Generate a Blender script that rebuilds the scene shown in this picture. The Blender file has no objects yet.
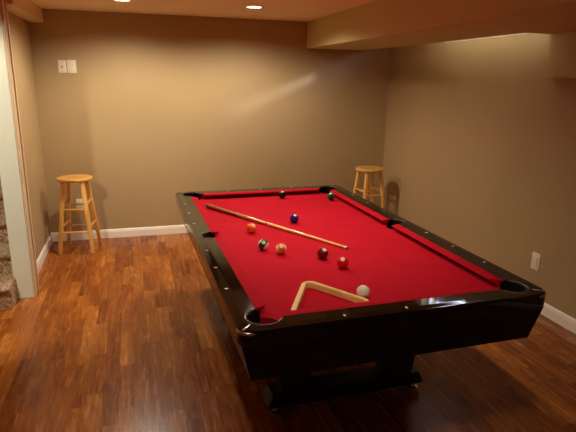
import bpy, bmesh, math, random
from mathutils import Vector, Matrix
from math import sin, cos, pi, tan, atan2, sqrt, hypot
random.seed(7)
S = bpy.context.scene
COL = S.collection

# ------------------------------------------------------------------ helpers
def srgb(r, g, b):
    f = lambda c: (c/255/12.92) if c/255 <= .04045 else ((c/255+.055)/1.055)**2.4
    return (f(r), f(g), f(b), 1)

def link(name, bm, mat, parent=None, smooth=False, angle=35):
    me = bpy.data.meshes.new(name)
    bmesh.ops.recalc_face_normals(bm, faces=bm.faces[:])
    bm.to_mesh(me); bm.free()
    if mat: me.materials.append(mat)
    if smooth:
        for p in me.polygons: p.use_smooth = True
        me.set_sharp_from_angle(angle=math.radians(angle))
    o = bpy.data.objects.new(name, me); COL.objects.link(o)
    if parent: o.parent = parent
    return o

def tag(o, label=None, cat=None, group=None, kind=None):
    if label: o['label'] = label
    if cat: o['category'] = cat
    if group: o['group'] = group
    if kind: o['kind'] = kind
    return o

def empty(name, loc, rz=0):
    o = bpy.data.objects.new(name, None); COL.objects.link(o)
    o.location = loc; o.rotation_euler = (0, 0, rz); o.empty_display_size = .1
    return o

def copy_tree(o, parent=None):
    c = o.copy(); COL.objects.link(c); c.parent = parent
    for ch in [x for x in bpy.data.objects if x.parent is o]:
        copy_tree(ch, c)
    return c

def box(bm, x0, x1, y0, y1, z0, z1, bev=0, seg=2):
    b = bmesh.new()
    bmesh.ops.create_cube(b, size=1)
    for v in b.verts:
        v.co = Vector((x0+(v.co.x+.5)*(x1-x0), y0+(v.co.y+.5)*(y1-y0), z0+(v.co.z+.5)*(z1-z0)))
    if bev: bmesh.ops.bevel(b, geom=b.edges[:]+b.verts[:], offset=bev, segments=seg, affect='EDGES', profile=.5)
    join(bm, b)

def join(bm, b):
    me = bpy.data.meshes.new('t'); b.to_mesh(me); b.free()
    bm.from_mesh(me); bpy.data.meshes.remove(me)

def prism(bm, pts, z0, z1, bev=0, seg=2, top_only=False, xf=None):
    b = bmesh.new()
    lo = [b.verts.new((x, y, z0)) for x, y in pts]; hi = [b.verts.new((x, y, z1)) for x, y in pts]
    n = len(pts)
    b.faces.new(lo[::-1]); b.faces.new(hi)
    for i in range(n): b.faces.new((lo[i], lo[(i+1) % n], hi[(i+1) % n], hi[i]))
    if bev:
        es = [e for e in b.edges if all(abs(v.co.z-z1) < 1e-6 for v in e.verts) or (not top_only and all(abs(v.co.z-z0) < 1e-6 for v in e.verts))]
        bmesh.ops.bevel(b, geom=es, offset=bev, segments=seg, affect='EDGES', profile=.5)
    if xf: bmesh.ops.transform(b, matrix=xf, verts=b.verts[:])
    join(bm, b)

def lathe(bm, prof, n=32, center=(0, 0, 0), mtx=None):
    """prof: list of (r, z) revolved about z"""
    b = bmesh.new(); rings = []
    for r, z in prof:
        if r < 1e-6: rings.append([b.verts.new((0, 0, z))])
        else: rings.append([b.verts.new((r*cos(2*pi*i/n), r*sin(2*pi*i/n), z)) for i in range(n)])
    for a, c in zip(rings, rings[1:]):
        for i in range(n):
            j = (i+1) % n
            if len(a) == 1 and len(c) == 1: continue
            if len(a) == 1: b.faces.new((a[0], c[i], c[j]))
            elif len(c) == 1: b.faces.new((a[i], c[0], a[j]))
            else: b.faces.new((a[i], c[i], c[j], a[j]))
    if mtx is not None: bmesh.ops.transform(b, matrix=mtx, verts=b.verts[:])
    bmesh.ops.translate(b, vec=center, verts=b.verts[:])
    join(bm, b)

def along(p, q):
    """matrix taking +z to the direction p->q, origin at p"""
    d = Vector(q)-Vector(p)
    return Matrix.Translation(p) @ d.to_track_quat('Z', 'Y').to_matrix().to_4x4()

def bar(bm, p, q, w0, d0, w1, d1, bev=.003, up=None):
    """rectangular tapered bar from p to q; w along the horizontal 'up' dir, d across it"""
    p = Vector(p); q = Vector(q); t = (q-p).normalized()
    u = Vector(up or (1, 0, 0)); u = (u-t*u.dot(t)).normalized(); v = t.cross(u)
    b = bmesh.new(); vs = []
    for c, w, d in ((p, w0, d0), (q, w1, d1)):
        vs.append([b.verts.new(c+u*sx*w/2+v*sy*d/2) for sx, sy in ((-1, -1), (1, -1), (1, 1), (-1, 1))])
    b.faces.new(vs[0][::-1]); b.faces.new(vs[1])
    for i in range(4): b.faces.new((vs[0][i], vs[0][(i+1) % 4], vs[1][(i+1) % 4], vs[1][i]))
    if bev: bmesh.ops.bevel(b, geom=b.edges[:], offset=bev, segments=2, affect='EDGES', profile=.5)
    join(bm, b)

def boolean(bm_a, cutters):
    """subtract a list of bmeshes from a bmesh, return a bmesh"""
    def tmp(b):
        bmesh.ops.recalc_face_normals(b, faces=b.faces[:])
        me = bpy.data.meshes.new('tmp'); b.to_mesh(me); b.free()
        o = bpy.data.objects.new('tmp', me); COL.objects.link(o); return o
    a = tmp(bm_a); cs = [tmp(c) for c in cutters]
    for c in cs:
        m = a.modifiers.new('b', 'BOOLEAN'); m.operation = 'DIFFERENCE'; m.solver = 'EXACT'; m.object = c
    bpy.context.view_layer.update()
    dg = bpy.context.evaluated_depsgraph_get()
    me = bpy.data.meshes.new_from_object(a.evaluated_get(dg))
    out = bmesh.new(); out.from_mesh(me); bpy.data.meshes.remove(me)
    for o in [a]+cs:
        m = o.data; bpy.data.objects.remove(o); bpy.data.meshes.remove(m)
    return out

# ------------------------------------------------------------------ materials
def mat(name, col=(.5, .5, .5, 1), rough=.5, metal=0, coat=0, coat_rough=.05, spec=.5, sheen=0):
    m = bpy.data.materials.new(name); m.use_nodes = True
    b = m.node_tree.nodes['Principled BSDF']
    b.inputs['Base Color'].default_value = col; b.inputs['Roughness'].default_value = rough
    b.inputs['Metallic'].default_value = metal; b.inputs['Coat Weight'].default_value = coat
    b.inputs['Coat Roughness'].default_value = coat_rough; b.inputs['Specular IOR Level'].default_value = spec
    b.inputs['Sheen Weight'].default_value = sheen
    return m

class NT:
    def __init__(s, m): s.t = m.node_tree; s.b = s.t.nodes['Principled BSDF']
    def n(s, typ, **kw):
        nd = s.t.nodes.new(typ)
        for k, v in kw.items(): setattr(nd, k, v)
        return nd
    def l(s, a, b): s.t.links.new(a, b)
    def math(s, op, a, b=None, c=None):
        nd = s.n('ShaderNodeMath', operation=op)
        for i, v in enumerate((a, b, c)):
            if v is None: continue
            if isinstance(v, (int, float)): nd.inputs[i].default_value = v
            else: s.l(v, nd.inputs[i])
        return nd.outputs[0]
    def coords(s, scale=(1, 1, 1), kind='Object'):
        tc = s.n('ShaderNodeTexCoord'); mp = s.n('ShaderNodeMapping'); mp.inputs['Scale'].default_value = scale
        s.l(tc.outputs[kind], mp.inputs['Vector']); return mp.outputs[0]
    def noise(s, vec, scale, detail=3, rough=.5, dist=0):
        nd = s.n('ShaderNodeTexNoise'); s.l(vec, nd.inputs['Vector'])
        nd.inputs['Scale'].default_value = scale; nd.inputs['Detail'].default_value = detail
        nd.inputs['Roughness'].default_value = rough; nd.inputs['Distortion'].default_value = dist
        return nd.outputs['Fac']
    def ramp(s, fac, stops):
        nd = s.n('ShaderNodeValToRGB'); e = nd.color_ramp.elements
        while len(e) < len(stops): e.new(.5)
        for i, (p, c) in enumerate(stops): e[i].position = p; e[i].color = c
        s.l(fac, nd.inputs[0]); return nd.outputs[0]
    def bump(s, h, strength=.2, dist=.002):
        nd = s.n('ShaderNodeBump'); nd.inputs['Strength'].default_value = strength; nd.inputs['Distance'].default_value = dist
        s.l(h, nd.inputs['Height']); s.l(nd.outputs[0], s.b.inputs['Normal']); return nd

def mottled(name, c, var=.06, scale=3, rough=.6, bump=0, bscale=200, bdist=.001, **kw):
    m = mat(name, c, rough, **kw); t = NT(m); v = t.coords()
    a = tuple(x*(1-var) for x in c[:3])+(1,); b = tuple(min(1, x*(1+var)) for x in c[:3])+(1,)
    t.l(t.ramp(t.noise(v, scale, 3), [(.3, a), (.7, b)]), t.b.inputs['Base Color'])
    if bump: t.bump(t.noise(v, bscale, 2), bump, bdist)
    return m

def wood(name, dark, light, scale=(40, 40, 2.5), rough=.35, coat=.4):
    m = mat(name, light, rough, coat=coat, coat_rough=.12); t = NT(m)
    f = t.noise(t.coords(scale), 1, 4, .6, .8)
    t.l(t.ramp(f, [(.3, dark), (.7, light)]), t.b.inputs['Base Color']); return m

M = {}
M['wall'] = mottled('wall_paint', srgb(176, 150, 108), .04, 1.5, .62, .12, 260, .0006)
M['beam'] = mottled('bulkhead_paint', srgb(198, 182, 128), .04, 1.5, .62, .12, 260, .0006)
M['ceiling'] = mottled('ceiling_paint', srgb(246, 222, 188), .04, 2, .75, .1, 300, .0006)
M['trim'] = mottled('trim_paint', srgb(246, 238, 222), .02, 4, .38)
M['jamb'] = mottled('jamb_paint', srgb(240, 246, 226), .02, 3, .5)
M['casing'] = mottled('casing_paint', srgb(226, 196, 160), .02, 3, .4)
M['plate'] = mat('switch_plate_plastic', srgb(236, 226, 206), .35)
M['slot'] = mat('dark_slot', srgb(40, 34, 30), .6)
M['black'] = mat('black_lacquer', (.003, .0028, .0022, 1), .08, spec=.36)
_t = NT(M['black']); _t.l(_t.ramp(_t.noise(_t.coords(), 6, 4), [(.3, (.03,)*3+(1,)), (.7, (.06,)*3+(1,))]), _t.b.inputs['Roughness'])
M['apron'] = mat('black_laminate', (.004, .0038, .003, 1), .30, spec=.22)
_t = NT(M['apron']); _t.l(_t.ramp(_t.noise(_t.coords((3, 3, 30)), 3, 3), [(.3, (.25,)*3+(1,)), (.7, (.36,)*3+(1,))]), _t.b.inputs['Roughness'])
M['base'] = mottled('black_base_paint', (.006, .005, .005, 1), .2, 8, .45)
M['rubber'] = mat('black_pocket_rubber', (.008, .007, .007, 1), .38)
M['rim'] = mat('pocket_rim_rubber', (.045, .038, .034, 1), .25)
M['metal'] = mat('polished_metal', (.62, .55, .48, 1), .22, metal=1)
M['pearl'] = mat('pearl_inlay', srgb(250, 246, 235), .25)
M['ballwhite'] = mat('cue_ball_ivory', srgb(255, 248, 222), .12, coat=.5)
M['cluewht'] = mat('ferrule_white', srgb(240, 232, 215), .3)
M['tip'] = mat('leather_tip', srgb(90, 110, 130), .9)
# cloth
m = mat('red_cloth', srgb(184, 17, 36), .85, spec=.06); t = NT(m); v = t.coords()
t.l(t.ramp(t.noise(v, 5, 4, .6), [(.3, srgb(179, 15, 33)), (.7, srgb(190, 19, 40))]), t.b.inputs['Base Color'])
t.bump(t.noise(v, 900, 2), .15, .0004); M['cloth'] = m
# floor: laminate strips running along y
m = mat('laminate_floor', (.2, .08, .02, 1), .3, spec=.3); t = NT(m)
tc = t.n('ShaderNodeTexCoord'); sp = t.n('ShaderNodeSeparateXYZ'); t.l(tc.outputs['Object'], sp.inputs[0])
SW_ = .084
row = t.math('FLOOR', t.math('DIVIDE', sp.outputs[0], SW_))
wn = t.n('ShaderNodeTexWhiteNoise', noise_dimensions='1D'); t.l(row, wn.inputs['W'])
yy = t.math('DIVIDE', t.math('ADD', sp.outputs[1], t.math('MULTIPLY', wn.outputs['Value'], 7.3)), .44)
cell = t.math('FLOOR', yy)
cv = t.n('ShaderNodeCombineXYZ'); t.l(row, cv.inputs[0]); t.l(cell, cv.inputs[1])
wn2 = t.n('ShaderNodeTexWhiteNoise', noise_dimensions='3D'); t.l(cv.outputs[0], wn2.inputs['Vector'])
# grain coordinates shifted per strip
off = t.n('ShaderNodeVectorMath', operation='SCALE'); t.l(wn2.outputs['Color'], off.inputs[0]); off.inputs['Scale'].default_value = 20
add = t.n('ShaderNodeVectorMath', operation='ADD'); t.l(tc.outputs['Object'], add.inputs[0]); t.l(off.outputs[0], add.inputs[1])
mp = t.n('ShaderNodeMapping'); mp.inputs['Scale'].default_value = (34, 2.2, 1); t.l(add.outputs[0], mp.inputs['Vector'])
g1 = t.noise(mp.outputs[0], 1, 3, .6, 1.2)
mp2 = t.n('ShaderNodeMapping'); mp2.inputs['Scale'].default_value = (10, 3.5, 1); t.l(add.outputs[0], mp2.inputs['Vector'])
g2 = t.noise(mp2.outputs[0], 1, 3, .5, 2.2)
tone = t.math('ADD', t.math('MULTIPLY', wn2.outputs['Value'], .27), t.math('ADD', t.math('MULTIPLY', g1, .62), t.math('MULTIPLY', g2, .42)))
base = t.ramp(tone, [(.34, srgb(76, 33, 10)), (.56, srgb(134, 70, 24)), (.74, srgb(162, 94, 36)), (.96, srgb(200, 132, 60))])
# seams
fx = t.math('FRACT', t.math('DIVIDE', sp.outputs[0], SW_)); fy = t.math('FRACT', yy)
fx2 = t.math('FRACT', t.math('DIVIDE', sp.outputs[0], SW_*2))
ex = t.math('LESS_THAN', t.math('MINIMUM', fx, t.math('SUBTRACT', 1, fx)), .012)
ex2 = t.math('LESS_THAN', t.math('MINIMUM', fx2, t.math('SUBTRACT', 1, fx2)), .012)
ey = t.math('LESS_THAN', t.math('MINIMUM', fy, t.math('SUBTRACT', 1, fy)), .0035)
seam = t.math('MINIMUM', 1, t.math('ADD', t.math('MULTIPLY', ex2, .15), t.math('MULTIPLY', t.math('MAXIMUM', ex, ey), .3)))
mx = t.n('ShaderNodeMix', data_type='RGBA'); t.l(seam, mx.inputs['Factor']); t.l(base, mx.inputs['A']); mx.inputs['B'].default_value = srgb(48, 22, 9)
t.l(mx.outputs['Result'], t.b.inputs['Base Color'])
t.l(t.ramp(g1, [(.2, (.22,)*3+(1,)), (.8, (.30,)*3+(1,))]), t.b.inputs['Roughness'])
t.bump(t.math('SUBTRACT', g1, t.math('MULTIPLY', seam, 1.5)), .12, .0006)
M['floor'] = m
# carpet
m = mat('speckled_carpet', srgb(140, 116, 90), .95, spec=.1, sheen=.3); t = NT(m); v = t.coords()
n1 = t.noise(v, 60, 3, .7)
t.l(t.ramp(n1, [(.35, srgb(120, 86, 58)), (.5, srgb(188, 150, 112)), (.65, srgb(235, 208, 168))]), t.b.inputs['Base Color'])
t.bump(t.noise(v, 120, 3, .7), .9, .012); M['carpet'] = m
M['stool'] = wood('stool_wood', srgb(222, 158, 72), srgb(246, 194, 108))
M['stoolseat'] = wood('stool_seat_wood', srgb(218, 154, 70), srgb(240, 184, 98), (4, 30, 30), .3, .5)
M['rack'] = wood('rack_wood', srgb(248, 206, 126), srgb(255, 230, 158), (30, 30, 30), .35, .4)
M['butt'] = wood('cue_butt_wood', srgb(136, 62, 26), srgb(176, 92, 42), (90, 90, 5), .2, .8)
M['fore'] = wood('cue_forearm_wood', srgb(206, 130, 54), srgb(240, 178, 92), (90, 90, 5), .2, .8)
M['shaft'] = wood('cue_shaft_maple', srgb(240, 178, 100), srgb(252, 208, 134), (90, 90, 5), .25, .5)
m = mat('lamp_glow', (1, .9, .75, 1), .5); m.node_tree.nodes['Principled BSDF'].inputs['Emission Color'].default_value = (1, .80, .62, 1)
m.node_tree.nodes['Principled BSDF'].inputs['Emission Strength'].default_value = 14; M['glow'] = m
M['canwhite'] = mat('lamp_trim_white', srgb(244, 225, 210), .35)
# thin window glass
m = bpy.data.materials.new('window_glass'); m.use_nodes = True; nt = m.node_tree; nt.nodes.clear()
o_ = nt.nodes.new('ShaderNodeOutputMaterial'); mxs = nt.nodes.new('ShaderNodeMixShader'); tr = nt.nodes.new('ShaderNodeBsdfTransparent'); gl = nt.nodes.new('ShaderNodeBsdfGlossy')
gl.inputs['Roughness'].default_value = .02; mxs.inputs[0].default_value = .06
nt.links.new(tr.outputs[0], mxs.inputs[1]); nt.links.new(gl.outputs[0], mxs.inputs[2]); nt.links.new(mxs.outputs[0], o_.inputs[0]); M['glass'] = m

# ------------------------------------------------------------------ the room
XL, XR, YB, YF, H = -.91, 2.92, 5.715, -1.6, 2.32
XS = -2.1                       # far side of the stair opening
BX1, BX2, BZ = 1.889, 2.632, 2.041
def struct(name, bm, m, parent=None, **k): return tag(link(name, bm, m, parent, **k), kind='structure')

bm = bmesh.new(); box(bm, XS-.2, XR+.2, YF-.2, 7.3, -.1, 0); struct('floor', bm, M['floor'])
bm = bmesh.new(); box(bm, XS-.2, XR+.2, YF-.2, 7.3, H, H+.12)
LX = [(-.04, 4.79), (1.08, 4.77), (-.04, 1.25), (1.10, 1.15), (-1.20, 2.75), (1.09, 2.95)]
cuts = []
for x, y in LX:
    c = bmesh.new(); lathe(c, [(0, -.2), (.072, -.2), (.072, .09), (0, .09)], 32, (x, y, H)); cuts.append(c)
bm = boolean(bm, cuts); struct('ceiling', bm, M['ceiling'])
bm = bmesh.new(); box(bm, -.97, XR+.2, YB, YB+.15, 0, H); struct('wall_back', bm, M['wall'])
bm = bmesh.new(); box(bm, -.97, XL, 4.33, YB, 0, H); struct('wall_left', bm, M['wall'])
bm = bmesh.new(); box(bm, XS-.15, XR+.2, YF-.15, YF, 0, H); struct('wall_front', bm, M['wall'])
bm = bmesh.new(); box(bm, XS-.15, XS, YF, 7.2, 0, H); struct('wall_stairwell_side', bm, M['wall'])
bm = bmesh.new(); box(bm, XS, -.97, 7.05, 7.2, 0, H); box(bm, -.97, -.85, YB+.15, 7.05, 0, H); struct('wall_stairwell_back', bm, M['wall'])
# right wall with the high hopper window above the sill
WY0, WY1, WZ0, WZ1 = 3.2, 4.6, 2.078, 2.29
bm = bmesh.new(); box(bm, XR, XR+.2, YF, YB, 0, H)
c = bmesh.new(); box(c, XR-.1, XR+.3, WY0, WY1, WZ0, WZ1); bm = boolean(bm, [c]); struct('wall_right', bm, M['wall'])
# window
w = empty('window_1', (XR, (WY0+WY1)/2, WZ0)); tag(w, kind='structure')
hw = (WY1-WY0)/2; hh = WZ1-WZ0
bm = bmesh.new()
box(bm, .08, .12, -hw, hw, 0, .022, .003); box(bm, .08, .12, -hw, hw, hh-.022, hh, .003)
box(bm, .08, .12, -hw, -hw+.025, .022, hh-.022, .003); box(bm, .08, .12, hw-.025, hw, .022, hh-.022, .003); box(bm, .08, .12, -.012, .012, .022, hh-.022, .003)
struct('window_frame', bm, M['trim'], w)
bm = bmesh.new(); box(bm, .098, .102, -hw+.02, hw-.02, .02, hh-.02); struct('window_pane', bm, M['glass'], w)
bm = bmesh.new(); box(bm, -.006, .08, -hw, hw, -.006, .004, .002); struct('window_sill', bm, M['trim'], w)
# bulkhead beam with its wider stretch near the camera, and the boxed duct on the right wall
bm = bmesh.new()
prism(bm, [(BX1, YB), (BX1, 2.28), (BX1-.075, 2.28), (BX1-.075, YF), (XR, YF), (XR, 3.15), (BX2, 3.15), (BX2, YB)][::-1], BZ, H)
tag(link('ceiling_beam', bm, M['beam']), kind='structure')
bm = bmesh.new(); box(bm, 2.83, XR, YF, 3.15, 1.745, BZ); struct('duct_boxing', bm, M['beam'])
bm = bmesh.new(); box(bm, XL, -.778, 4.33, YB, 2.192, H, .004); struct('ceiling_soffit', bm, M['casing'])

# baseboards: moulded profile swept along a wall
def baseboard(name, a, b_, nrm):
    prof = [(0, 0), (.016, 0), (.016, .068), (.013, .074), (.012, .084), (.007, .092), (0, .095)]
    bm = bmesh.new(); A = Vector((a[0], a[1], 0)); B = Vector((b_[0], b_[1], 0)); N = Vector((nrm[0], nrm[1], 0))
    r = [[bm.verts.new(P+N*d+Vector((0, 0, z))) for d, z in prof] for P in (A, B)]
    k = len(prof)
    for i in range(k): bm.faces.new((r[0][i], r[0][(i+1) % k], r[1][(i+1) % k], r[1][i]))
    bm.faces.new(r[0]); bm.faces.new(r[1][::-1])
    struct(name, bm, M['trim'])
baseboard('baseboard_back', (XL, YB), (XR, YB), (0, -1))
baseboard('baseboard_left', (XL, 4.33), (XL, YB-.016), (1, 0))
baseboard('baseboard_right', (XR, YF), (XR, YB-.016), (-1, 0))
# wall end: pale jamb facing the camera with a stepped casing round its right edge
bm = bmesh.new(); box(bm, -.97, -.838, 4.194, 4.33, 0, H, .002); struct('trim_1', bm, M['jamb'])
bm = bmesh.new()
box(bm, -.838, -.822, 4.198, 4.225, 0, H, .004, 3); box(bm, -.838, -.828, 4.225, 4.30, 0, H, .003); box(bm, -.838, -.818, 4.30, 4.335, 0, H, .005, 3)
struct('trim_2', bm, M['casing'])

# ------------------------------------------------------------------ carpeted stairs beyond the jamb
st = empty('staircase', (-1.53, 3.98, 0)); tag(st, 'beige speckled carpeted stairs climbing behind the pale jamb at the left edge', 'stairs')
for k in range(8):
    bm = bmesh.new(); y0 = k*.27; z1 = .18*(k+1)
    x1 = .575 if k == 0 else .555
    pr = [(y0+.02, z1-.18), (y0+.02, z1-.05), (y0-.005, z1-.035), (y0-.012, z1-.018), (y0-.004, z1-.004), (y0+.018, z1), (y0+.29, z1), (y0+.29, z1-.18)]
    b = bmesh.new(); n = len(pr)
    L = [b.verts.new((-.55, y, z)) for y, z in pr]; R = [b.verts.new((x1, y, z)) for y, z in pr]
    b.faces.new(L); b.faces.new(R[::-1])
    for i in range(n): b.faces.new((L[i], R[i], R[(i+1) % n], L[(i+1) % n]))
    join(bm, b)
    link('step', bm, M['carpet'], st, smooth=True, angle=50)

# ------------------------------------------------------------------ recessed ceiling lights
LBL = ['recessed ceiling light cut by the top edge above the light switches', 'recessed ceiling light in full view near the middle of the back wall']
for i, (x, y) in enumerate(LX):
    r = empty('recessed_light', (x, y, H)); 
    if i < 2: tag(r, LBL[i], 'ceiling light', 'recessed ceiling lights')
    else: tag(r, ['recessed ceiling light behind the viewer on the left', 'recessed ceiling light behind the viewer over the near end', 'recessed ceiling light in front of the stairs', 'recessed ceiling light straight above the pool table'][i-2], 'ceiling light', 'recessed ceiling lights')
    bm = bmesh.new(); lathe(bm, [(.066, .0), (.068, -.003), (.090, -.005), (.092, -.001), (.0925, .0), (.066, .0)], 40); link('trim_ring', bm, M['canwhite'], r, True)
    bm = bmesh.new(); lathe(bm, [(.0665, -.002), (.062, .03), (.056, .078), (.0, .079), (0, .082), (.0585, .082), (.0695, -.0)], 40); link('housing', bm, M['canwhite'], r, True)
    bm = bmesh.new(); lathe(bm, [(0, .012), (.03, .014), (.048, .022), (.054, .034), (.04, .055), (.02, .07), (0, .072)], 32); link('bulb', bm, M['glow'], r, True)

# ------------------------------------------------------------------ pool table
TX, TY, TR = 1.0285, 2.9903, .0157
TM = Matrix.Translation((TX, TY, 0)) @ Matrix.Rotation(TR, 4, 'Z')
def T(u, v, z=0): return TM @ Vector((u, v, z))
T0 = empty('pool_table', (TX, TY, 0), TR); tag(T0, 'black lacquered pool table with red cloth in the middle of the room', 'pool table')
U, V, Sd = .56, 1.12, .28
OX, OY, RT, BED = .158, .146, .79, .75
PC = [(sx*(U+.034), sy*(V+.034), .074) for sx in (-1, 1) for sy in (-1, 1)] + [(sx*(U+.062), 0, .062) for sx in (-1, 1)]
def cyl(x, y, r, z0, z1, n=40):
    b = bmesh.new(); lathe(b, [(0, z0), (r, z0), (r, z1), (0, z1)], n, (x, y, 0)); return b
def roundrect(a, b_, r, n=8):
    pts = []
    for cx, cy, a0 in ((a-r, b_-r, 0), (-a+r, b_-r, pi/2), (-a+r, -b_+r, pi), (a-r, -b_+r, 1.5*pi)):
        for i in range(n+1): pts.append((cx+r*cos(a0+i*pi/2/n), cy+r*sin(a0+i*pi/2/n)))
    return pts
# rails
bm = bmesh.new(); prism(bm, roundrect(U+OX, V+OY, .05), .715, RT, .016, 4)
ci = bmesh.new(); box(ci, -U-.052, U+.052, -V-.052, V+.052, .6, .9)
bm = boolean(bm, [ci]+[cyl(x, y, r, .6, .9) for x, y, r in PC]); link('rail', bm, M['black'], T0, True, 30)
# bed
bm = bmesh.new(); box(bm, -U-.051, U+.051, -V-.051, V+.051, .715, BED)
bm = boolean(bm, [cyl(x, y, r-.004, .6, .9) for x, y, r in PC]); link('cloth_bed', bm, M['cloth'], T0)
# cushions
def cushion(L0, L1, e0, e1, xf, tuck=False):
    """nose from L0 to L1 along x, cloth back edge extended by e0,e1; y=0 nose, +y outward"""
    prof = [(0, .780), (0, .783), (.003, .786), (.046, RT+.001), (.0515, RT), (.0515, BED), (.036, BED), (.034, .775), (.004, .7785)]
    if not tuck: prof[5:] = [(.0515, BED), (.044, BED), (.002, .7795)]
    bm = bmesh.new(); rr = []
    for s, L, e in ((0, L0, -e0), (1, L1, e1)):
        rr.append([bm.verts.new((L+e*(w/.0515), w, z)) for w, z in prof])
    k = len(prof)
    for i in range(k): bm.faces.new((rr[0][i], rr[0][(i+1) % k], rr[1][(i+1) % k], rr[1][i]))
    bm.faces.new(rr[0]); bm.faces.new(rr[1][::-1])
    bmesh.ops.transform(bm, matrix=xf, verts=bm.verts[:])
    link('cushion', bm, M['cloth'], T0, True, 40)
Rz = lambda a: Matrix.Rotation(a, 4, 'Z'); Tr = lambda x, y: Matrix.Translation((x, y, 0))
cushion(-U+.076, U-.076, .036, .036, Tr(0, V)); cushion(-U+.076, U-.076, .036, .036, Tr(0, -V) @ Rz(pi), True)
for s in (-1, 1):
    for a, b_, ea, eb in ((-V+.076, -.068, .036, .012), (.068, V-.076, .012, .036)):
        if s == 1: cushion(-b_, -a, eb, ea, Tr(U, 0) @ Rz(-pi/2))
        else: cushion(a, b_, ea, eb, Tr(-U, 0) @ Rz(pi/2))
# pockets: cup and rim
for x, y, r in PC:
    bm = bmesh.new(); lathe(bm, [(r-.001, RT-.006), (r-.004, .70), (r-.012, .64), (r-.03, .60), (0, .595), (0, .600), (r-.032, .606), (r-.016, .645), (r-.008, .70), (r-.006, RT-.006)], 36, (x, y, 0))
    # keep only the part outside the playing field above the bed
    for f in bm.faces[:]:
        c = f.calc_center_median()
        if c.z > BED-.045 and abs(c.x) < U+.036 and abs(c.y) < V+.036: bm.faces.remove(f)
    cup = link('pocket', bm, M['rubber'], T0, True)
    bm = bmesh.new(); ang = atan2(y, x) if y else (0 if x > 0 else pi)
    if y: ang = atan2(math.copysign(1, y), math.copysign(1, x))
    half = math.radians(108 if y else 80); n = 28; rings = []
    for i in range(n+1):
        a = ang-half+2*half*i/n; cx, cy = cos(a), sin(a)
        rings.append([bm.verts.new((x+cx*(r-.004+d), y+cy*(r-.004+d), RT+z)) for d, z in ((-.002, -.018), (-.002, -.003), (.001, .002), (.006, .0028), (.0095, .0018), (.0105, -.002), (.0, -.018))])
    for p, q in zip(rings, rings[1:]):
        k = len(p)
        for i in range(k): bm.faces.new((p[i], p[(i+1) % k], q[(i+1) % k], q[i]))
    bm.faces.new(rings[0]); bm.faces.new(rings[-1][::-1])
    link('pocket_rim', bm, M['rim'], cup, True, 60)
# sights
def sight(u, v, a):
    bm = bmesh.new(); prism(bm, [(.011, 0), (0, .0065), (-.011, 0), (0, -.0065)], RT-.001, RT+.0008, xf=Tr(u, v) @ Rz(a)); link('sight', bm, M['pearl'], T0)
DD = .127
for k in (-3, -2, -1, 1, 2, 3):
    for s in (-1, 1): sight(s*(U+DD), k*Sd, 0)
for k in (-1, 0, 1):
    for s in (-1, 1): sight(k*Sd, s*(V+.112), pi/2)
# metal corner trims
for sx in (-1, 1):
    for sy in (-1, 1):
        bm = bmesh.new(); R0 = .05; cx, cy = sx*(U+OX-R0), sy*(V+OY-R0); a0 = atan2(sy, sx)
        n = 12; rings = []
        for i in range(n+1):
            a = a0-pi/4*1.25+pi/2*1.25*i/n
            dx, dy = cos(a), sin(a)
            rings.append([bm.verts.new((cx+dx*(R0+d), cy+dy*(R0+d), z)) for d, z in ((.000, .771), (.002, .772), (.0025, .776), (.0015, .779), (-.001, .782), (-.003, .783), (-.004, .780), (-.002, .773))])
        for p, q in zip(rings, rings[1:]):
            for i in range(8): bm.faces.new((p[i], p[(i+1) % 8], q[(i+1) % 8], q[i]))
        bm.faces.new(rings[0]); bm.faces.new(rings[-1][::-1])
        # tongue running in to the pocket rim
        b = bmesh.new(); prism(b, [(-.040, -.0035), (.016, -.006), (.016, .006), (-.040, .0035)], .786, .7925, .001)
        bmesh.ops.transform(b, matrix=Tr(cx+cos(a0)*(R0-.018), cy+sin(a0)*(R0-.018)) @ Rz(a0), verts=b.verts[:]); join(bm, b)
        link('corner_trim', bm, M['metal'], T0, True, 50)
# aprons: four inward-raking panels, mitred
TU, TV, BU, BV, AZ0, AZ1 = U+OX-.012, V+OY-.012, U+.105, V+.105, .552, .722
def apron(p0, p1, q0, q1, inn):
    bm = bmesh.new(); th = .018
    P = [Vector((*p0, AZ1)), Vector((*p1, AZ1)), Vector((*q1, AZ0)), Vector((*q0, AZ0))]
    def ins(p): return Vector((p.x-math.copysign(th, p.x), p.y-math.copysign(th, p.y), p.z))
    a = [bm.verts.new(p) for p in P]; b = [bm.verts.new(ins(p)) for p in P]
    bm.faces.new(a); bm.faces.new(b[::-1])
    for i in range(4): bm.faces.new((a[i], b[i], b[(i+1) % 4], a[(i+1) % 4]))
    bmesh.ops.recalc_face_normals(bm, faces=bm.faces[:])
    bmesh.ops.bevel(bm, geom=bm.edges[:], offset=.003, segments=2, affect='EDGES')
    link('apron', bm, M['apron'], T0, True, 30)
apron((-TU, -TV), (TU, -TV), (-BU, -BV), (BU, -BV), 0); apron((TU, TV), (-TU, TV), (BU, BV), (-BU, BV), 0)
apron((-TU, TV), (-TU, -TV), (-BU, BV), (-BU, -BV), 0); apron((TU, -TV), (TU, TV), (BU, -BV), (BU, BV), 0)
bm = bmesh.new(); box(bm, -U-.02, U+.02, -V-.02, V+.02, .57, .592); box(bm, -.45, .45, -.9, .9, .52, .5699, .004); link('underframe', bm, M['base'], T0)
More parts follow.
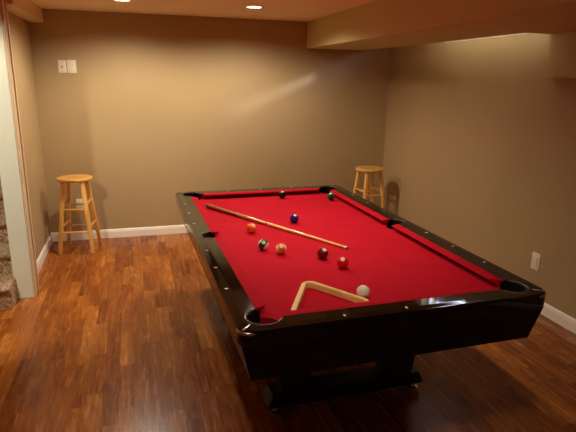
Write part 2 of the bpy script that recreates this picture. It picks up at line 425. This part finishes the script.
# pedestals, foot beams, levellers, stretcher
for s in (-1, 1):
    bm = bmesh.new()
    for uu in (-.30, .30):
        b = bmesh.new(); bar(b, (uu*1.12, s*.66, .522), (uu, s*.66, .116), .20, .13, .16, .13, .006); join(bm, b)
    box(bm, -.26, .26, s*.66-.02, s*.66+.02, .20, .50, .004)
    link('pedestal', bm, M['base'], T0)
    bm = bmesh.new(); prism(bm, [(-.45, .04), (.45, .04), (.46, .052), (.43, .115), (-.43, .115), (-.46, .052)], -.065, .065, .006, 2,
        xf=Matrix.Translation((0, s*.66, 0)) @ Matrix.Rotation(pi/2, 4, 'X'))
    ft = link('foot_beam', bm, M['base'], T0)
    for uu in (-.41, .41):
        bm = bmesh.new(); lathe(bm, [(0, 0), (.030, 0), (.032, .004), (.030, .012), (.012, .016), (.010, .036), (0, .036)], 24, (uu, s*.70, 0)); link('leveller', bm, M['metal'], ft, True)
bm = bmesh.new(); box(bm, -.07, .07, -.64, .64, .20, .34, .006); link('stretcher', bm, M['base'], T0)

# ------------------------------------------------------------------ balls
BR = .031
def digits(txt):
    cu = bpy.data.curves.new('d', 'FONT'); cu.body = txt; cu.size = .0105; cu.align_x = 'CENTER'; cu.align_y = 'CENTER'; cu.resolution_u = 3
    o = bpy.data.objects.new('d', cu); COL.objects.link(o); bpy.context.view_layer.update()
    me = bpy.data.meshes.new_from_object(o.evaluated_get(bpy.context.evaluated_depsgraph_get()))
    bm = bmesh.new(); bm.from_mesh(me); bpy.data.meshes.remove(me); bpy.data.objects.remove(o); bpy.data.curves.remove(cu)
    bmesh.ops.subdivide_edges(bm, edges=bm.edges[:], cuts=1)
    for v in bm.verts:
        z = sqrt(max(0, BR**2-v.co.x**2-v.co.y**2))
        v.co = Vector((v.co.x, v.co.y, z)).normalized()*(BR*1.008)
    return bm
def ball_mat(name, col, stripe):
    m = mat(name, col, .08); t = NT(m); tc = t.n('ShaderNodeTexCoord'); sp = t.n('ShaderNodeSeparateXYZ'); t.l(tc.outputs['Object'], sp.inputs[0])
    cream = srgb(246, 236, 210)
    f = t.math('GREATER_THAN', t.math('ABSOLUTE', sp.outputs[2]), BR*.93)     # number discs on +z and -z
    if stripe: f = t.math('MAXIMUM', f, t.math('GREATER_THAN', t.math('ABSOLUTE', sp.outputs[1]), BR*.56))
    mx = t.n('ShaderNodeMix', data_type='RGBA'); t.l(f, mx.inputs['Factor']); mx.inputs['A'].default_value = col; mx.inputs['B'].default_value = cream
    t.l(mx.outputs['Result'], t.b.inputs['Base Color']); return m
def ball(u, v, num, col, stripe, label, rot):
    bm = bmesh.new(); bmesh.ops.create_uvsphere(bm, u_segments=40, v_segments=24, radius=BR)
    m = M['ballwhite'] if num is None else ball_mat('ball_'+label.split()[0], col, stripe)
    p = T(u-.006, v-.010, BED+BR)
    name = 'cue_ball' if num is None else 'pool_ball'
    o = link(name, bm, m, None, True, 180)
    o.location = p; o.rotation_euler = rot
    tag(o, label, 'pool ball', 'pool balls on the red cloth')
    if num is not None:
        link('number', digits(str(num)), M['slot'], o)
# rotation that turns local +z to a direction (numbers mostly seen from above, towards the viewer)
def face(az, el, roll=0):
    d = Vector((sin(az)*cos(el), cos(az)*cos(el), sin(el)))
    return (d.to_track_quat('Z', 'Y').to_matrix() @ Matrix.Rotation(roll, 3, 'Z')).to_euler()
ball(-.088, -1.004, None, None, 0, 'cream white cue ball beside the wooden triangle rack', (0, 0, 0))
ball(-.023, -.617, 3, srgb(235, 24, 30), 0, 'bright red solid ball nearest the cue ball', face(3.6, .9))
ball(-.073, -.454, 7, srgb(122, 14, 20), 0, 'dark maroon solid ball just short of the cue tip', face(2.9, 1.0))
ball(-.338, .125, 5, srgb(255, 112, 14), 0, 'orange solid ball lying just left of the cue stick', face(2.7, .9))
ball(-.351, -.225, 14, srgb(8, 84, 52), 1, 'white ball with green stripe, left of the orange striped one', face(3.3, .75, .9))
ball(-.273, -.321, 13, srgb(255, 112, 20), 1, 'white ball with orange stripe, right of the green striped one', face(3.3, .8, 1.75))
ball(0, .282, 2, srgb(44, 34, 132), 0, 'dark blue solid ball alone on the far side of the cue stick', face(3.0, 1.1))
ball(.139, 1.036, 8, srgb(8, 8, 10), 0, 'black ball close to the far cushion', face(3.2, 1.1))
ball(.509, .872, 6, srgb(8, 104, 70), 0, 'dark green solid ball near the far right corner pocket', face(3.9, 1.2))

# ------------------------------------------------------------------ cue stick
a = T(-.516, .834, 0); b = T(.121, -.354, 0); d = (b-a); L = d.length
q = empty('cue_stick', (a.x, a.y, BED), atan2(d.y, d.x)); tag(q, 'wooden pool cue with brown butt lying diagonally on the red cloth', 'pool cue')
rB, rT = .0165, .0080
def rad(s): return rB+(rT-rB)*min(1, s/L)
tilt = math.asin((rB-rT)/L)
def cz(s): return rad(s)+.0004
def seg(name, s0, s1, m, par=q, k=1.0):
    bm = bmesh.new(); n = 24; rings = []
    for s in (s0, (s0+s1)/2, s1):
        r = rad(s)*k; rings.append([bm.verts.new((s, r*cos(2*pi*i/n), cz(s)+r*sin(2*pi*i/n))) for i in range(n)])
    for p_, q_ in zip(rings, rings[1:]):
        for i in range(n): bm.faces.new((p_[i], p_[(i+1) % n], q_[(i+1) % n], q_[i]))
    bm.faces.new(rings[0]); bm.faces.new(rings[-1][::-1])
    return link(name, bm, m, par, True)
seg('bumper', 0, .014, M['rubber'], k=.92); seg('butt', .0141, .36, M['butt'])
fo = seg('forearm', .3601, .66, M['fore']); seg('joint_ring', .6601, .672, M['metal'], k=1.01); seg('shaft', .6721, L-.026, M['shaft'])
seg('ferrule', L-.0259, L-.006, M['cluewht']); seg('tip', L-.0059, L, M['tip'], k=.9)
# long inlaid points of the butt reaching into the forearm
bm = bmesh.new()
for k in range(4):
    a_ = pi/4+k*pi/2
    def P(s, da): r = rad(s)+.0004; return Vector((s, r*cos(a_+da), cz(s)+r*sin(a_+da)))
    vs = [bm.verts.new(P(.361, -.5)), bm.verts.new(P(.361, -.25)), bm.verts.new(P(.361, 0)), bm.verts.new(P(.361, .25)), bm.verts.new(P(.361, .5)), bm.verts.new(P(.47, .22)), bm.verts.new(P(.47, 0)), bm.verts.new(P(.47, -.22)), bm.verts.new(P(.58, 0))]
    for f in ((0, 1, 7), (1, 2, 6, 7), (2, 3, 5, 6), (3, 4, 5), (7, 6, 8), (6, 5, 8)): bm.faces.new([vs[i] for i in f])
link('inlay_point', bm, M['butt'], fo)

# ------------------------------------------------------------------ triangle rack
def rack_outline(R_, inr, rc):
    """rounded triangle: circumscribed about inradius inr, corner radius rc, apex at +y"""
    pts = []; n = 8
    rin = inr-rc
    for k in range(3):
        a = pi/2+k*2*pi/3; cx, cy = 2*rin*cos(a), 2*rin*sin(a)
        for i in range(n+1):
            th = a-pi/3+2*pi/3*i/n; pts.append((cx+rc*cos(th), cy+rc*sin(th)))
    return pts
inr = .121; yc = -1.137+inr
p = T(-.286, yc, BED)
bm = bmesh.new(); out = rack_outline(0, inr, .042); inn = rack_outline(0, inr-.022, .020); n = len(out); RH = .027
v = [[bm.verts.new((x, y, z)) for x, y in o] for o, z in ((out, 0), (out, RH), (inn, RH), (inn, 0))]
for a_, b_ in ((0, 1), (1, 2), (2, 3), (3, 0)):
    for i in range(n): bm.faces.new((v[a_][i], v[a_][(i+1) % n], v[b_][(i+1) % n], v[b_][i]))
es = [e for e in bm.edges if abs(e.verts[0].co.z-e.verts[1].co.z) < 1e-6 and (e.verts[0] in v[1] or e.verts[0] in v[2]) and ((e.verts[0] in v[1]) == (e.verts[1] in v[1]))]
bmesh.ops.bevel(bm, geom=es, offset=.003, segments=2, affect='EDGES')
o = link('triangle_rack', bm, M['rack'], None, True, 30); o.location = p+Vector((0, 0, .0003)); o.rotation_euler = (0, 0, TR+.04)
tag(o, 'light wooden triangle rack lying against the near cushion of the pool table', 'ball rack')

# ------------------------------------------------------------------ stools
def make_stool():
    r = empty('bar_stool', (0, 0, 0)); Hs = .745
    bm = bmesh.new(); lathe(bm, [(0, Hs-.032), (.150, Hs-.032), (.163, Hs-.026), (.168, Hs-.015), (.165, Hs-.004), (.155, Hs), (.12, Hs-.001), (0, Hs-.003)], 56)
    link('seat', bm, M['stoolseat'], r, True, 40)
    top, bot = .088, .158
    def corner(sx, sy, z): f = bot+(top-bot)*z/(Hs-.03); return Vector((sx*f, sy*f, z))
    for sx, sy in ((-1, -1), (1, -1), (1, 1), (-1, 1)):
        bm = bmesh.new(); bar(bm, corner(sx, sy, 0.0005), corner(sx, sy, Hs-.031), .036, .036, .036, .036, .005); link('leg', bm, M['stool'], r, True)
    for z, kind in ((.215, 'x'), (.44, 'x'), (.265, 'y'), (.49, 'y')):
        for s in (-1, 1):
            a = corner(-1, s, z) if kind == 'x' else corner(s, -1, z); b = corner(1, s, z) if kind == 'x' else corner(s, 1, z)
            d = (b-a).normalized()*.012; bm = bmesh.new(); bar(bm, a+d, b-d, .018, .024, .018, .024, .004, up=(0, 0, 1) if False else (0, 0, 1)); link('rung', bm, M['stool'], r, True)
    return r
s1 = make_stool(); s2 = copy_tree(s1)
s1.location = (-.59, 5.375, 0); s1.rotation_euler = (0, 0, -.16); tag(s1, 'wooden bar stool in the left corner in front of the outlet', 'stool', 'round wooden bar stools')
s2.location = (2.56, 5.33, 0); s2.rotation_euler = (0, 0, .10); tag(s2, 'wooden bar stool in the right corner, lower legs hidden by the pool table', 'stool', 'round wooden bar stools')

# ------------------------------------------------------------------ plates
def plate(name, loc, rz, w, h, kind, label, cat, group=None):
    """plate lies in local xz plane facing local -y"""
    r = empty(name, loc, rz); tag(r, label, cat, group)
    bm = bmesh.new(); prism(bm, roundrect(w/2, h/2, .006, 4), 0, .006, .002, 2, True, xf=Matrix.Rotation(pi/2, 4, 'X')); link('cover_plate', bm, M['plate'], r, True)
    if kind == 'duplex':
        for s in (-1, 1):
            bm = bmesh.new(); prism(bm, roundrect(.0165, .0145, .009, 5), .004, .0085, .001, 1, True, xf=Matrix.Translation((0, 0, s*.02)) @ Matrix.Rotation(pi/2, 4, 'X')); sk = link('socket', bm, M['plate'], r, True)
            bm = bmesh.new()
            for sx in (-1, 1): box(bm, sx*.006-.001, sx*.006+.001, -.0092, -.008, s*.02-.002, s*.02+.006)
            box(bm, -.002, .002, -.0092, -.008, s*.02-.009, s*.02-.005); link('socket_slots', bm, M['slot'], sk)
    elif kind == 'rocker':
        bm = bmesh.new(); box(bm, -.019, .019, -.011, -.004, -.036, .036, .002); link('rocker_switch', bm, M['plate'], r)
        bm = bmesh.new(); box(bm, -.0215, .0215, -.0068, -.005, -.0385, .0385); link('switch_surround', bm, M['canwhite'], r)
    elif kind == 'jack':
        bm = bmesh.new(); lathe(bm, [(0, 0), (.009, 0), (.009, .006), (.005, .006), (.005, .014), (0, .014)], 20, mtx=Matrix.Translation((0, -.005, -.002)) @ Matrix.Rotation(pi/2, 4, 'X')); link('cable_jack', bm, M['metal'], r, True)
        for s in (-1, 1):
            bm = bmesh.new(); lathe(bm, [(0, 0), (.0035, 0), (.003, .0015), (0, .002)], 12, mtx=Matrix.Translation((0, -.0055, s*.042)) @ Matrix.Rotation(pi/2, 4, 'X')); link('screw', bm, M['metal'], r, True)
    return r
plate('wall_plate', (-.648, YB, 1.792), 0, .074, .120, 'jack', 'narrow white wall plate with a centre jack, left of the wider switch', 'wall plate')
plate('light_switch', (-.561, YB, 1.794), 0, .084, .126, 'rocker', 'wider white rocker light switch high on the back wall', 'light switch')
plate('wall_outlet', (-.596, YB, .386), 0, .078, .122, 'duplex', 'white duplex outlet on the back wall behind the left stool', 'outlet')
plate('blank_outlet', (XR, 3.06, .376), -pi/2, .085, .135, 'rocker', 'white outlet low on the right wall above the near table corner', 'outlet')

# ------------------------------------------------------------------ lights
def spot(x, y, z, power, ang=160, blend=.6, col=(1, .89, .71), r=.035, aim=None):
    l = bpy.data.lights.new('ceiling_spot', 'SPOT'); l.energy = power; l.color = col; l.spot_size = math.radians(ang); l.spot_blend = blend; l.shadow_soft_size = r
    o = bpy.data.objects.new('ceiling_spot', l); COL.objects.link(o); o.location = (x, y, z)
    if aim: o.rotation_euler = (Vector(aim)-Vector((x, y, z))).to_track_quat('-Z', 'Y').to_euler()
for (x, y), pw in zip(LX[:4], (80, 73, 22, 12)): spot(x, y, H-.008, pw)
spot(*LX[5], H-.008, 62, 84, 1)
spot(*LX[4], H-.008, 115, 80, .5, aim=(-1.25, 4.3, .75))   # adjustable lamp turned towards the stairs
l = bpy.data.lights.new('daylight_sun', 'SUN'); l.energy = 2.4; l.color = (.75, .82, 1); l.angle = math.radians(4)
o = bpy.data.objects.new('daylight_sun', l); COL.objects.link(o); o.location = (6, 0, 5)
o.rotation_euler = Vector((-.84, 1, -.345)).to_track_quat('-Z', 'Y').to_euler()
l = bpy.data.lights.new('window_portal', 'AREA'); l.shape = 'RECTANGLE'; l.size = WY1-WY0; l.size_y = hh; l.cycles.is_portal = True
o = bpy.data.objects.new('window_portal', l); COL.objects.link(o); o.location = (XR+.13, (WY0+WY1)/2, WZ0+hh/2)
o.rotation_euler = (pi/2, 0, pi/2)
W = bpy.data.worlds.new('world'); S.world = W; W.use_nodes = True
W.node_tree.nodes['Background'].inputs[0].default_value = (.55, .65, 1, 1); W.node_tree.nodes['Background'].inputs[1].default_value = 26

# ------------------------------------------------------------------ camera
f, pt, ro, ya, hc = 515.056, .25863, .01663, .29007, 1.70207
Rv = Vector((cos(ya), -sin(ya), 0)); Fv = Vector((sin(ya)*cos(pt), cos(ya)*cos(pt), -sin(pt))); Uv = Vector((sin(ya)*sin(pt), cos(ya)*sin(pt), cos(pt)))
R2 = Rv*cos(ro)+Uv*sin(ro); U2 = Uv*cos(ro)-Rv*sin(ro)
cam = bpy.data.cameras.new('camera'); cam.sensor_width = 36; cam.lens = f*36/576; cam.clip_start = .05
co = bpy.data.objects.new('camera', cam); COL.objects.link(co)
mm = Matrix((R2, U2, -Fv)).transposed().to_4x4(); mm.translation = (0, 0, hc); co.matrix_world = mm
S.camera = co
S.view_settings.view_transform = 'Standard'; S.view_settings.look = 'None'; S.view_settings.gamma = 1; S.view_settings.use_curve_mapping = False
S.view_settings.exposure = .06
